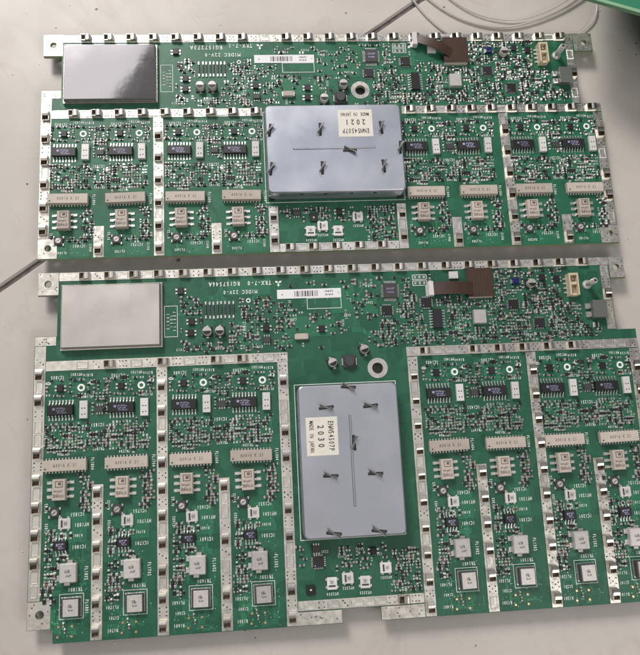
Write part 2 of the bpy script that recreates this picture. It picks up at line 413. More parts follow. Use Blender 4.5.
def sq(mb):
    mb.box(0, 0, 0, 7.4, 6.9, .5, 'lead', ch=.1)
    mb.box(.1, 0, .5, 6.6, 6.4, 2.0, 'icgrey', ch=.1)
    mb.box(.25, -.05, 2.5, 5.6, 6.0, .18, 'grey', ch=.1)
    strokes(mb, .3, .5, 2.69, 1.6, 1.2, 'icgrey', 5); strokes(mb, .3, -.8, 2.69, 1.4, .8, 'icgrey', 6)
comp('duplexer', sq)
def ecap(mb):
    mb.box(0, 0, .05, 4.1, 4.1, .5, 'ic', ch=.1)
    mb.cyl(0, 0, .5, 1.85, 2.6, 'grey', 22, .2)
    vs = [(1.6 * math.cos(math.pi + math.pi * i / 12), 1.6 * math.sin(math.pi + math.pi * i / 12), 3.11) for i in range(13)]
    mb.add(vs, [tuple(range(13))], 'ic')
def ecapl(mb):
    for sy in (-1, 1): mb.box(0, sy * 2.2, 0, 1.0, .9, .35, 'lead', ch=.08)
comp('capacitor', ecap, ecapl)
def ind(mb):
    mb.box(0, 0, .1, 5.4, 5.2, 1.2, 'icgrey', ch=.5); mb.cyl(0, 0, 1.3, 2.2, 1.2, 'icgrey', 20, .3)
    for sx in (-1, 1): mb.box(sx * 2.8, 0, 0, .6, 3, .7, 'lead', ch=.1)
comp('inductor', ind)
def qfp(mb):
    mb.box(0, 0, .15, 5.6, 6.2, 1.2, 'icgrey', ch=.15)
    strokes(mb, 0, .8, 1.362, 3.2, .8, 'mark', 7); strokes(mb, 0, -.8, 1.362, 2.6, .7, 'mark', 8)
def qfpl(mb):
    for i in range(9):
        x = -2.3 + i * 4.6 / 8
        gull(mb, x, 3.1, .9, .26, .6); gull(mb, x, -3.1, -.9, .26, .6)
    for i in range(9):
        y = -2.5 + i * 5.0 / 8
        for sx in (-1, 1): mb.box(sx * 3.3, y, 0.0, 1.0, .26, .3, 'lead')
comp('flat_chip', qfp, qfpl)
def sqchip(mb):
    mb.box(0, 0, .1, 4.2, 4.0, 1.0, 'ic', ch=.15); mb.disc(-1.4, -1.3, 1.108, .25, 'mark', 8)
def sqchipl(mb):
    for i in range(5):
        for sg in (-1, 1):
            mb.box(-1.5 + i * .75, sg * 2.3, 0, .35, .8, .3, 'lead'); mb.box(sg * 2.4, -1.5 + i * .75, 0, .8, .35, .3, 'lead')
comp('square_chip', sqchip, sqchipl)
def canb(mb):
    mb.box(0, 0, 0, 5.4, 5.9, 2.2, 'grey', ch=.3)
comp('metal_can', canb)
def dotchip(mb):
    mb.box(0, 0, 0.02, 3.4, 3.4, .7, 'ic', ch=.1); mb.disc(0, 0, .728, .35, 'silk', 10)
comp('dot_chip', dotchip)
def jst(mb):
    mb.box(0, 0, 0, 4.2, 9.6, .8, 'jst', ch=.1)
    for sx in (-1, 1): mb.box(sx * 1.75, 0, .8, .7, 9.6, 3.0, 'jst', ch=.15)
    mb.box(0, 4.3, .8, 2.8, 1.0, 3.0, 'jst', ch=.15); mb.box(0, -4.3, .8, 2.8, 1.0, 1.6, 'jst', ch=.15)
    mb.box(0, .4, .8, 2.78, 1.2, 2.4, 'jst', ch=.15)
def jstl(mb):
    for y in (-2.3, 2.3): mb.box(0, y, .8, .6, .6, 2.3, 'lead', ch=.1)
    for y in (-3, -1, 1, 3): mb.box(-2.7, y, 0, 1.2, .7, .35, 'lead')
comp('connector', jst, jstl)
def peg(mb):
    mb.cyl(0, 0, 0, 2.0, .8, 'peg', 18, .2); mb.cyl(0, 0, .8, 1.25, 7.0, 'peg', 18, .35)
    mb.disc(0, 0, 7.83, .6, 'hole', 12)
comp('post', peg)
def relay(mb):
    mb.box(0, 0, .1, 6.0, 7.6, 3.0, 'slate', ch=.25)
def relayl(mb):
    for y in (-2.0, 1.6): mb.box(-4.2, y, 0, 2.5, 2.4, 1.4, 'lead', ch=.4)
    mb.box(3.4, 0, 0, .9, 4, .6, 'lead', ch=.1)
comp('relay', relay, relayl)
def bcap(mb):
    mb.box(0, 0, .1, 2.9, 2.5, 2.0, 'blue', ch=.4)
    for sx in (-1, 1): mb.box(sx * 1.7, 0, 0, .8, 1.8, .8, 'lead', ch=.2)
comp('blue_coil', bcap)
def beigec(mb):
    mb.box(0, 0, .1, 4.6, 2.4, 1.5, 'beige', ch=.15)
    for sx in (-1, 1): mb.box(sx * 2.4, 0, 0, .9, 2.2, 1.2, 'lead', ch=.12)
comp('fuse', beigec)
def rarr(mb):
    mb.box(0, 0, .05, .62, 4.6, .55, 'icgrey', ch=.08)
    for sy in (-1, 1): mb.box(0, sy * 2.9, 0, .8, 1.5, .5, 'lead', ch=.12)
comp('resistor', rarr)

def clip_mesh():
    """folded shielding-can clip: bright roof over one half, open pocket with painted shade in the other; long axis x"""
    mb = MB(); L, W, t = 4.3, 2.9, .18
    mb.box(0, 0, 0, L + .5, W + .3, .10, 'clip')
    for sy in (-1, 1): mb.box(.0, sy * (W/2 - t/2), .1, L, t, 1.35, 'clip')
    for sx in (-1, 1): mb.box(sx * (L/2 - t/2), 0, .1, t, W - 2*t, 1.35 if sx > 0 else 1.0, 'clip')
    mb.box(-.3, 0, .1, L - 2*t - .7, W - 2*t, .06, 'clipin')
    # domed spring roof over the +x half
    n = 6; vs = []
    for i in range(n + 1):
        u = i / n; x = -.25 + (L/2 + .2) * u; z = 1.45 + .42 * math.sin(math.pi * (.12 + .78 * u))
        vs += [(x, -W/2 + .12, z), (x, W/2 - .12, z)]
    fs = [(2*i, 2*i+2, 2*i+3, 2*i+1) for i in range(n)]
    mb.add(vs, fs, 'clip', True)
    mb.add([(x, y, z - .14) for x, y, z in vs], [tuple(reversed(f)) for f in fs], 'clip', True)
    mb.add([vs[0], vs[1], (vs[1][0], vs[1][1], .5), (vs[0][0], vs[0][1], .5)], [(0, 1, 2, 3)], 'clipin')
    return mb.mesh('shield_clip')
CLIP = clip_mesh()
def pad_mesh():
    """bare solder pad where a clip is missing: raised solder rim round a flat land"""
    mb = MB(); L, W = 4.6, 2.9
    mb.box(0, 0, 0, L, W, .12, 'tin', ch=.05)
    for sy in (-1, 1): mb.box(0, sy * (W/2 - .2), .12, L - .2, .3, .16, 'lead', ch=.1)
    for sx in (-1, 1): mb.box(sx * (L/2 - .2), 0, .12, .3, W - .7, .16, 'lead', ch=.1)
    return mb.mesh('solder_land')
PAD = pad_mesh()

def passive(mb, x, y, L, rot, kind, r):
    rot += r.uniform(-.05, .05)
    w = L * r.uniform(.46, .58); d = L * .36 + .1
    c, sn = math.cos(rot), math.sin(rot)
    if kind == 4:                                                    # bare solder lands
        for sg in (-1, 1): mb.box(x + sg * c * L * .36, y + sg * sn * L * .36, 0, L * .42, w * 1.1, .16, 'lead', rot, ch=.09)
        return
    if kind == 5:                                                    # small black transistor
        mb.box(x, y, .05, L * .9, w * 1.2, .62, 'ic', rot, ch=.1)
        for sg in (-1, 1): mb.box(x + sg * c * L * .52, y + sg * sn * L * .52, 0, L * .26, w * .8, .22, 'lead', rot, ch=.08)
        return
    m = ('ic', 'brownres', 'icgrey', 'ic')[kind]
    mb.box(x, y, .02, L * .58, w * .94, d * .92, m, rot, ch=.04)
    for sg in (-1, 1):
        mb.box(x + sg * c * L * .40, y + sg * sn * L * .40, 0, L * .30, w, d, 'lead', rot, ch=.09 * L)
        mb.box(x + sg * c * L * .58, y + sg * sn * L * .58, 0, L * .34, w * 1.15, .24, 'lead', rot, ch=.16)
def scatter(mb, x0, y0, x1, y1, n, r, avoid=(), sizes=(1.3, 1.5, 1.6, 1.9), gap=.06, placed=None):
    placed = placed if placed is not None else []
    x0, x1 = min(x0, x1), max(x0, x1); y0, y1 = min(y0, y1), max(y0, y1)
    tries = 0; k = 0
    while k < n and tries < n * 14:
        tries += 1
        L = r.choice(sizes); x = r.uniform(x0, x1); y = r.uniform(y0, y1)
        vert = (int(x // 4.6) * 7 + int(y // 3.9) * 13) % 5 < 2
        if r.random() < .1: vert = not vert
        w, h = (L * .55, L * 1.5) if vert else (L * 1.5, L * .55)
        if vert: x = round(x / 1.15) * 1.15; y = round(y / 1.3) * 1.3
        else: x = round(x / 1.3) * 1.3; y = round(y / 1.15) * 1.15
        a = (x - w/2 - gap, y - h/2 - gap, x + w/2 + gap, y + h/2 + gap)
        if any(a[0] < b[2] and a[2] > b[0] and a[1] < b[3] and a[3] > b[1] for b in placed): continue
        if any(a[0] < b[2] and a[2] > b[0] and a[1] < b[3] and a[3] > b[1] for b in avoid): continue
        placed.append((x - w/2, y - h/2, x + w/2, y + h/2))
        passive(mb, x, y, L, math.pi/2 if vert else 0, r.choice((0, 0, 1, 2, 3, 3, 4, 5, 5)), r); k += 1

def rects(items):
    return [(x - w/2, y - h/2, x + w/2, y + h/2) for x, y, w, h in items]

# ------------------------------------------------------------------ the tiled floor
floor = obj('floor', None); floor['kind'] = 'structure'
ang = math.atan2(208.8 - 64.5, 66.8 + 114.5)
g0 = Vector((-114.5, 64.5)); u = Vector((math.cos(ang), math.sin(ang))); w_ = Vector((-u.y, u.x))
mb = MB(); mb.box(0, 0, -12, 4000, 4000, 10.6, 'grout'); go = obj('grout', mb.mesh('grout'), floor)
def tile(cu, cw, L, W, k):
    mb = MB(); mb.box(0, 0, -8, L, W, 8, 'tile', ch=.7)
    c = g0 + u * cu + w_ * cw
    return obj('tile', mb.mesh('tile'), floor, (c.x, c.y, 0), ang)
T = 600.0; J = 2.2
for iu in (-1, 0, 1):
    for iw in (-2, -1, 0, 1):
        tile(150 + iu * (T + J), (T + J) / 2 + iw * (T + J), T, T, iu)

# ------------------------------------------------------------------ circuit boards
CX = [0, 23.5, 48.05, 71.8, 151.4, 174.9, 199.8, 222.9]
CN = [18, 17, 16, 15, 14, 13, 12, 11]

prnd = random.Random(77)
def part(b, name, key, x, y, rz=0.0, z=TOP):
    me, leads = COMP[key]
    o = obj(name, me, b, (x + prnd.uniform(-.12, .12), y + prnd.uniform(-.12, .12), z), rz + prnd.uniform(-.022, .022))
    if leads: obj('leads', leads, o)
    return o

def channel_silk(mb, x, n, tall, odd):
    z = TOP + .14
    t = lambda s, dx, dy, rot=math.pi, size=1.9: text(mb, s, x + dx, dy, z, size, size * .48, 'silk', rot, .62)
    t('IC%d05' % n, -1.6, 12.6); t('MY%d01' % n, 5.6, 13.6, size=1.6); t('R%d14' % n, 10.2, 13.2, size=1.6)
    t('FL%d03' % n, 9.8, 4.6, size=1.6)
    if odd: t('IC%d51' % n, 14.2, -6.7); t('TR%d02' % n, 14.6, -16.0, size=1.6)
    t('R%d02' % n, -5.6, -9.5, math.pi/2, 1.6); t('TR%d04' % n, 1.0, -17.4, size=1.5)
    mb.ring(x + 7.6, 8.3, z, .75, 1.5, 'silk'); mb.ring(x + 11.7, 10.2, z, .5, .95, 'silk'); mb.ring(x - 5.2, 10.4, z, .3, .6, 'silk')
    t('FL%d04' % n, 12.4, -21.5, -math.pi/2, 1.7)
    t('R%d52' % n, -4.9, -37.5, math.pi/2, 1.5)
    if tall:
        t('IC%d51' % n, 7.0, -40.4); t('HY%d01' % n, 8.6, -44.3); t('IC%d01' % n, 7.8, -52.4)
        t('C%d03' % n, -4.6, -45.0, math.pi/2, 1.6); t('R%d01' % n, 7.2, -48.2, size=1.5)
        t('FL%d02' % n, 10.6, -62.0, -math.pi/2, 1.8); t('TR%d01' % n, 6.6, -67.7)
        mb.frame(x + .9, -78.0, x + 9.7, -69.2, z, .2, 'silk')
        if n == 18: t('FL%d01' % n, 11.0, -74.0, -math.pi/2, 1.8)
        else: t('FL%d01' % n, -3.2, -75.0, size=1.7)
        if n != 18: t('C%d01' % n, -2.6, -78.8, size=1.6); t('R%d01' % n, -3.0, -83.2, size=1.7)
    else:
        t('IC%d51' % n, 6.6, -41.6); t('FL%d05' % n, -.4, -44.4, size=1.5); t('C%d08' % n, 11.2, -42.5, -math.pi/2, 1.4)

def channel_small(tall, odd, seed):
    r = random.Random(seed); mb = MB(); pl = []
    av = rects([(0, 0, 10.6, 8.2), (-.3, 8.2, 6.6, 3.6), (7.6, 8.3, 3.6, 3.6), (8.8, -.4, 4.0, 7.8), (15, -.5, 4.4, 5.2),
                (2.3, -21.6, 18, 6.4), (.8, -31, 11.6, 9.0), (-1.5, -39.3, 5.2, 4.8), (2.35, -43.4, 5.6, 5.6)])
    # hand-set pieces around the chips
    for dx, dy, L, vt in ((-5.6, 8.0, 1.6, 1), (3.4, 9.4, 1.3, 1), (3.4, 6.8, 1.3, 0), (-2.2, 5.4, 1.4, 0), (0.2, 5.2, 1.3, 0), (5.2, 5.0, 1.3, 0), (12.6, 7.2, 1.4, 1), (14.2, 8.2, 1.4, 1)):
        if dx > 11.5 and not odd: continue
        passive(mb, dx, dy, L, math.pi/2 if vt else 0, r.randrange(4), r); pl.append((dx - .9, dy - .9, dx + .9, dy + .9))
    scatter(mb, -5.6, 5.2, 11.4, 11.4, 32, r, av, placed=pl)
    scatter(mb, -5.4, -5.4, 10.4, -16.6, 70, r, av, placed=pl)
    if odd:
        scatter(mb, 11.6, 11, 17.2, 3.2, 16, r, av, placed=pl)
        for dx, dy in ((12.2, 1.2), (12.2, -1.6), (17.6, 1.0), (17.6, -1.6)): passive(mb, dx, dy, 1.4, math.pi/2, 0, r)
        scatter(mb, 11.6, -8.2, 17.4, -14.6, 12, r, av, placed=pl)
    else:
        scatter(mb, -6.4, 3, -5.6, -4, 3, r, av, placed=pl)
    scatter(mb, 8.2, -25.6, 11.4, -39.0, 26, r, av, sizes=(1.5, 1.8, 1.8), placed=pl)
    scatter(mb, -5.2, -25.4, -4.4, -38, 3, r, av, placed=pl)
    if tall:
        scatter(mb, -4.4, -46.5, -1.9, -56.0, 14, r, av, placed=pl)
        scatter(mb, -1.8, -47.0, 4.6, -48.0, 4, r, av, placed=pl); scatter(mb, -1.6, -56.0, 4.2, -57.0, 4, r, av, placed=pl)
        scatter(mb, -4.8, -58.5, -.6, -72.4, 44, r, av, placed=pl)
        passive(mb, 2.5, -80.0, 1.3, 1.57, 1, r); passive(mb, 3.0, -82.2, 1.3, 1.57, 1, r)
        for x, y in ((5.6, -80.6), (.4, -84.2), (5.6, -84.2), (.7, -80.6)): mb.cyl(x, y, 0, .62, .25, 'gold', 12, .1); mb.disc(x, y, .26, .3, 'lead', 10)
    else:
        scatter(mb, 2.4, -38.5, 7.0, -40.0, 4, r, av, placed=pl)
    return mb.mesh('small_components')

def traces(mb, zones, n, r, z):
    for i in range(n):
        x0, y0, x1, y1 = r.choice(zones)
        x = r.uniform(x0, x1); y = r.uniform(y0, y1); a = r.choice((0, 90, 180, 270)); zz = z + .008 + (i % 200) * .0005
        w = r.choice((.18, .22, .3)); turn = r.choice((-45, 45))
        run = r.choice((1, 1, 2, 4))
        segs = [(r.uniform(1, 5), 0), (r.uniform(.6, 2.5), turn), (r.uniform(1, 6), 0)]
        for k in range(run):
            px, py = x + k * .5 * abs(math.sin(R(a))), y + k * .5 * abs(math.cos(R(a)))
            for L, da in segs:
                t = R(a + da); qx, qy = px + L * math.cos(t), py + L * math.sin(t)
                if not (x0 <= qx <= x1 and y0 <= qy <= y1): break
                mb.quad((px + qx) / 2, (py + qy) / 2, zz, L + w * .5, w, 'trace', t); px, py = qx, qy
    return mb

def strip_run(b, horiz, a0, a1, c, wid, vias, r, first=None, step=10.05, empty=0.15, flip=False, skip=()):
    """ground strip with clips or bare lands every step and via holes between"""
    mbs = MB()
    if horiz: mbs.box((a0 + a1) / 2, c, .15, a1 - a0, wid, .06, 'tin')
    else: mbs.box(c, (a0 + a1) / 2, .15, wid, a1 - a0, .06, 'tin')
    obj('ground_strip', mbs.mesh('ground_strip'), b, (0, 0, TOP))
    # pale print border
    k = first if first is not None else a0 + 3.4
    prev = None
    while k < a1 - 2.2:
        x, y = (k, c) if horiz else (c, k)
        if not any(s0 < k < s1 for s0, s1 in skip):
            rz = 0 if horiz else math.pi / 2
            if flip: rz += math.pi
            if r.random() > empty: obj('shield_clip', CLIP, b, (x, y, TOP + .21), rz + r.uniform(-.03, .03))
            else: obj('solder_land', PAD, b, (x, y, TOP + .21), rz)
            if r.random() < .3 and k + step / 2 < a1 - 2.6:
                obj('solder_land', PAD, b, (k + step / 2, c, TOP + .21) if horiz else (c, k + step / 2, TOP + .21), rz + r.uniform(-.03, .03)); k += step; continue
            dice = r.choice((((-1, -1), (1, -1), (0, 0), (-1, 1), (1, 1)), ((-1, -1), (-1, 1), (1, -1), (1, 1)), ((-1.4, -1), (0, -1), (1.4, -1), (-1.4, 1), (0, 1), (1.4, 1)), ((-1, 1), (1, -1), (0, 0))))
            for da, dc in dice:
                da = step / 2 + da * .95 + r.uniform(-.15, .15); dc = dc * (wid / 2 - .85) + r.uniform(-.12, .12)
                if k + da < a1 - .4:
                    p = (k + da, c + dc) if horiz else (c + dc, k + da)
                    vias.disc(p[0], p[1], TOP + .222, r.uniform(.24, .34), 'hole', 8)
        k += step

def twist_tab_mesh():
    mb = MB(); n = 8; vs = []
    mb.box(0, 0, .0, 6.0, 1.15, .03, 'slot')
    for i in range(n + 1):
        u = i / n; a = -R(4 + 32 * u); z = .03 + 1.5 * u
        hw = 2.1 + .75 * u
        for sg in (-1, 1):
            for t in (-.2, .2):
                x, y = sg * hw, t
                vs.append((x * math.cos(a) - y * math.sin(a), x * math.sin(a) + y * math.cos(a), z))
    fs = []
    for i in range(n):
        o = 4 * i
        for p, q in ((0, 1), (1, 3), (3, 2), (2, 0)): fs.append((o + p, o + q, o + 4 + q, o + 4 + p))
    fs.append((4*n, 4*n+1, 4*n+3, 4*n+2))
    mb.add(vs, fs, 'lug', False)
    return mb.mesh('twist_tab')
TWIST = twist_tab_mesh()

def big_shield(b, cx, cy, rz, year, H=8.0):
    """drawn shield cover with rounded rim; local frame 57 (x) by 40 (y), lettering upright at rz = 180 degrees"""
    mb = MB(); W, D = 58.6, 39.8
    def rr(w, d, rad, z, n=6):
        out = []
        for qx, qy, a0 in ((1, 1, 0), (-1, 1, 90), (-1, -1, 180), (1, -1, 270)):
            for i in range(n + 1):
                a = R(a0 + 90 * i / n); out.append((qx * (w/2 - rad) + rad * math.cos(a), qy * (d/2 - rad) + rad * math.sin(a), z))
        return out
    rings = [rr(W, D, 2.2, .35), rr(W, D, 2.2, H - 1.0), rr(W - .2, D - .2, 2.1, H - .5), rr(W - .6, D - .6, 2.0, H - .15), rr(W - 1.2, D - 1.2, 1.8, H)]
    n = len(rings[0]); vs = [p for q in rings for p in q]; fs = []
    for k in range(len(rings) - 1):
        for i in range(n):
            j = (i + 1) % n; fs.append((k*n + i, k*n + j, k*n + n + j, k*n + n + i))
    mb.add(vs, fs, 'shield', True); mb.add(rings[-1], [tuple(range(n))], 'shield')
    o = obj('shield_cover', mb.mesh('shield_cover'), b, (cx, cy, TOP), rz)
    # corner notches and the vent marks along the long skirt
    mv = MB(); mv.box(0, 0, 0, 2.6, .7, 1.5, 'slot'); notch = mv.mesh('corner_notch')
    mv = MB(); mv.box(0, 0, 0, 1.5, .3, .9, 'slot'); vent = mv.mesh('vent')
    for sx in (-1, 1):
        for sy in (-1, 1): obj('corner_notch', notch, o, (sx * (W/2 - 1.6), sy * (D/2 - .2), .4))
    for x in (-15, -5, 6, 16):
        for sy in (-1, 1): obj('vent', vent, o, (x, sy * (D/2 - .05), H - 2.3))
    # raised rib
    mr = MB(); mr.box(-.4, -.3, H + .001, 35, 1.0, .3, 'shield', ch=.28); obj('rib', mr.mesh('rib'), o)
    # twisted lugs
    for i, (x, y) in enumerate(((-27.4, 8.3), (-6, 8.4), (20.3, 8.8), (28.0, -.4), (6.2, -1.4), (-27.5, -9.1), (-6, -9.1), (20.2, -8.8))):
        rot = R(90) if i != 4 else R(0)
        obj('twist_tab', TWIST, o, (x, y, H + .01), rot + (.06 * ((i * 7) % 5 - 2)))
    # paper sticker with its print
    ms = MB(); ms.box(9.3, 11.0, H + .004, 14.8, 12.4, .05, 'paper')
    z = H + .065
    for s, dy, size, p in (('MADE IN JAPAN', 4.0, 2.3, .93), (year, .4, 3.4, 2.4), ('ENW54507P', -3.6, 3.0, 1.32)):
        text(ms, s, 9.3, 11.0 + dy, z, size, p, 'ink', math.pi, .62 if s != year else .8)
    obj('sticker', ms.mesh('sticker'), o)
    return o

def small_shield(b, cx, cy, w, d, H, mk):
    mb = MB(); mb.box(0, 0, .1, w, d, H, mk, ch=.35)
    o = obj('shield_can', mb.mesh('shield_can'), b, (cx, cy, TOP))
    mf = MB()
    for sy in (-1, 1): mf.box(0, sy * (d/2 + .35), 0, w + 1.4, .6, 1.6, 'clip', ch=.08)
    for sx in (-1, 1): mf.box(sx * (w/2 + .35), 0, 0, .6, d, 1.6, 'clip', ch=.08)
    obj('fence', mf.mesh('fence'), o)
    return o

def barcode_label(b, x0, y0, x1, y1, rz=0.0, year='2021'):
    cx, cy = (x0 + x1) / 2, (y0 + y1) / 2; w, d = x1 - x0, y1 - y0
    mb = MB(); mb.box(0, 0, .16, w, d, .08, 'paperw')
    r = random.Random(3); x = -w * .23; z = .247
    while x < w * .14:
        t = r.choice((.18, .25, .4, .55)); mb.quad(x + t/2, 0, z, t, d * .62, 'ink'); x += t + r.choice((.2, .25, .4))
    strokes(mb, w * .31, .7, z, 3.2, .9, 'ink', 9); strokes(mb, w * .31, -.7, z, 3.0, .9, 'ink', 10)
    mb.disc(-w * .42, -.2, z, .3, 'redink', 8); mb.disc(w * .46, 0, z, .35, 'beige', 8)
    return obj('barcode_label', mb.mesh('barcode_label'), b, (cx, cy, TOP), rz)

def three_diamonds(mb, cx, cy, z, s):
    for a in (270, 30, 150):
        t = R(a); c, sn = math.cos(t), math.sin(t)
        pts = [(0, 0), (.5, .29), (1, 0), (.5, -.29)]
        mb.add([(cx + s * (c * x - sn * y), cy + s * (sn * x + c * y), z) for x, y in pts], [(0, 1, 2, 3)], 'silk')

def build_board(which):
    tall = which == 2
    r = random.Random(11 * which)
    if not tall:
        b = thing('circuit_board', 'shorter green circuit board with mirrored shield can and sideways silver cover', 'circuit board', (-90.35, 123.01, 0), 0.051677, 'populated transceiver circuit boards')
        outer = [(-9.8, 55), (238.6, 55), (238.6, 45.8), (229.2, 45.8), (229.2, 19.6), (238.6, 19.6), (238.6, -46.9), (-10.2, -46.9), (-10.2, 28.4), (-1.9, 28.4), (-1.9, 44.8), (-9.8, 44.8)]
        holes = [(-5.6, 50.0, 1.5), (234.6, 50.2, 1.5), (-5.9, -42.3, 1.4), (234.6, -42.5, 1.4), (128.2, 27.3, 2.3)]
        bot, gm, ytop = -46.9, 'green1', 55.0
    else:
        b = thing('circuit_board', 'taller green circuit board with upright silver cover and bare notch along its bottom edge', 'circuit board', (-84.11, 14.7, 0), 0.049751, 'populated transceiver circuit boards')
        outer = [(-10.3, 55.8), (238.2, 55.8), (238.2, 46.2), (231.2, 46.2), (231.2, 23.6), (239.6, 23.6), (239.6, -86.4), (122.0, -86.4), (122.0, -81.2), (107.0, -81.2), (107.0, -86.4), (-1.4, -86.4), (-1.4, -81.3), (-10.9, -81.3), (-10.9, 29.4), (-2.3, 29.4), (-2.3, 46.2), (-10.3, 46.2)]
        holes = [(-6.2, 51.0, 1.5), (234.6, 51.0, 1.5), (-6.2, -76.0, 1.6), (126.9, 11.2, 2.3)]
        bot, gm, ytop = -86.4, 'green2', 55.8
    obj('substrate', plate_mesh('substrate', outer, holes, BZ, 1.6, (gm, 'edge')), b)
    vias = MB(); silk = MB(); z = TOP + .14
    # tinned corner pads with their screw holes
    def pad(x0, y0, x1, y1, h):
        hs = [(h[0], h[1], h[2])] if h else []
        obj('corner_pad', plate_mesh('corner_pad', [(x0, y0), (x1, y0), (x1, y1), (x0, y1)], hs, TOP + .15, .06, ('tin',)), b)
        for j in range(7):
            x, y = r.uniform(x0 + .6, x1 - .6), r.uniform(y0 + .6, y1 - .6)
            if h and math.hypot(x - h[0], y - h[1]) < h[2] + 1.2: continue
            vias.disc(x, y, TOP + .222, .27, 'hole', 8)
    ye = ytop
    pad(outer[0][0] + .15, outer[-1][1] + .15, (-2.0 if tall else -1.6), ye - .1, holes[0])
    pad(231.4 if tall else 229.6, (46.4 if tall else 46.0), outer[1][0] - .15, ye - .1, holes[1])
    if tall:
        pad(-10.75, -81.15, -2.3, -71.3, holes[2])
        pad(89.9, -86.2, 106.85, -81.4, None); pad(122.15, -86.2, 139.2, -81.4, None)
        pad(-10.75, 25.6, -2.5, 29.25, None)
    else:
        pad(-10.05, -46.75, -2.3, -38.2, holes[2]); pad(230.4, -46.75, 238.45, -38.6, holes[3])
        pad(-10.05, 24.8, -2.0, 28.25, None)
    # ground strips
    yt = ye - 1.95
    strip_run(b, True, -1.4 if not tall else -1.8, 231.2 if tall else 229.4, yt, 3.5, vias, r, first=8.4, step=10.05 if tall else 9.75, empty=.04 if tall else .10)
    ym = 17.3
    if tall:
        strip_run(b, True, -6.2, 90.0, ym, 3.9, vias, r, first=8.0, step=10.6, empty=.35)
        strip_run(b, True, 139.4, 239.4, ym + 0.2, 3.9, vias, r, first=147, step=10.6, empty=.25)
    else:
        strip_run(b, True, -5.6, 84.0, ym, 3.7, vias, r, first=3.6, step=9.7, empty=.12)
        strip_run(b, True, 146.2, 238.4, ym + .2, 3.7, vias, r, first=150, step=9.3, empty=.05)
    x_l = -8.5 if tall else -7.9
    x_r = 237.3 if tall else 236.3
    lo = bot + .25
    def vstrip(c, y0, y1, wid, **k): strip_run(b, False, y0, y1, c, wid, vias, r, flip=False, **k)
    vstrip(x_l, -71.1 if tall else -38.0, 25.4 if tall else 24.6, 4.3, empty=.25 if tall else .05, step=10.2)
    vstrip(x_r, lo if tall else -38.4, 15.2, 4.0, empty=.15)
    for c, full in ((14.5, 0), (39.2, 1), (63.1, 0), (166.6, 0), (192.1, 1), (215.8, 0)):
        vstrip(c, lo, 15.25 if full else (-29.6 if tall else -33.2), 4.2, empty=.05)
    if tall:
        vstrip(87.8, lo, 15.25, 4.2, empty=.25); vstrip(141.6, lo, 15.25, 4.2, empty=.12)
        strip_run(b, True, 90.1, 139.3, -79.2, 3.6, vias, r, first=94.5, step=9.2, empty=.3)
        vstrip(229.0, 23.8, 52.0, 3.8, first=29, step=10.3, empty=.8)
    else:
        vstrip(87.3, lo, -26.4, 4.0, first=-41, empty=.05); vstrip(142.6, lo, -26.4, 4.0, first=-41, empty=.05)
        strip_run(b, True, 89.5, 140.4, -44.9, 3.6, vias, r, first=94.0, step=9.8, empty=.05)
        vstrip(227.2, 19.8, 51.2, 3.6, first=25, step=9.6, empty=.85)
    # channels
    for i, x in enumerate(CX):
        odd = i % 2 == 0
        channel_silk(silk, x, CN[i], tall, odd)
        obj('small_components', channel_small_mesh[(tall, odd)], b, (x, 0, TOP), kind='stuff')
        part(b, 'logic_chip', 'soic16', x, -.3)
        part(b, 'transistor', 'sot', x - .3, 8.2)
        part(b, 'delay_line', 'delay_line', x + 8.8, -.4)
        if odd: part(b, 'driver_chip', 'grey_sot', x + 15, -.5)
        part(b, 'ceramic_filter', 'filter', x + 2.3, -21.6)
        part(b, 'transformer', 'transformer', x + .6, -30.9)
        part(b, 'trimmer', 'trimmer', x - 1.5, -39.3)
        if tall:
            part(b, 'hybrid_coupler', 'hybrid', x + 2.4, -43.6)
            part(b, 'amplifier_chip', 'soic8', x + 1.1, -51.5)
            part(b, 'isolator', 'isolator', x + 4.3, -61.4)
            part(b, 'duplexer', 'duplexer', x + 5.3, -73.6)
    # upper band
    sm = MB(); pl = []
    part(b, 'transistor', 'sot', 47.2, 46.4)
    silk.frame(40.4, 27.4, 45.6, 40.2, z, .2, 'silk')
    for k in range(3): text(silk, ('C1801', 'ISOL', 'FL1807')[k], 41.8 + k * 1.35, 33.8, z, 1.5, 1.5, 'silk', math.pi/2, .6)
    for k in range(8): part(b, 'resistor', 'resistor', 57.2 + k * 1.6, 37.9)
    for x in (57.7, 62.9): part(b, 'capacitor', 'capacitor', x, 28.9)
    for x, y in ((51.3, 33.4), (51.0, 28.6), (81.7, 29.6), (104.6, 28.4), (104.4, 24.0)):
        if not (tall and y < 26): part(b, 'transistor', 'sot', x, y)
    part(b, 'voltage_regulator', 'grey_sot', 81.9, 24.6)
    silk.ring(74.7, 41.5, z, .5, .95, 'silk'); vias.disc(74.7, 41.5, TOP + .13, .5, 'hole', 12)
    lx = 86.7 if tall else 81.5; ly = 41.7 if tall else 40.9
    barcode_label(b, lx, ly, lx + 26.8, ly + 3.9)
    silk.frame(lx + 12.4, ly - 4.6, lx + 26.6, ly - .1, z, .22, 'silk')
    part(b, 'fuse', 'fuse', 96, 25.4)
    part(b, 'square_chip', 'square_chip', lx + 15, ly + 6.6) if False else None
    if tall:
        part(b, 'capacitor', 'capacitor', 121.7, 18.9, .3); part(b, 'capacitor', 'capacitor', 108.2, 13.9, .4); part(b, 'inductor', 'inductor', 115.2, 14.3)
    else:
        part(b, 'capacitor', 'capacitor', 111.6, 22.6); part(b, 'capacitor', 'capacitor', 120.6, 29.3); part(b, 'inductor', 'inductor', 119.0, 23.2)
    hx, hy = holes[-1][:2]
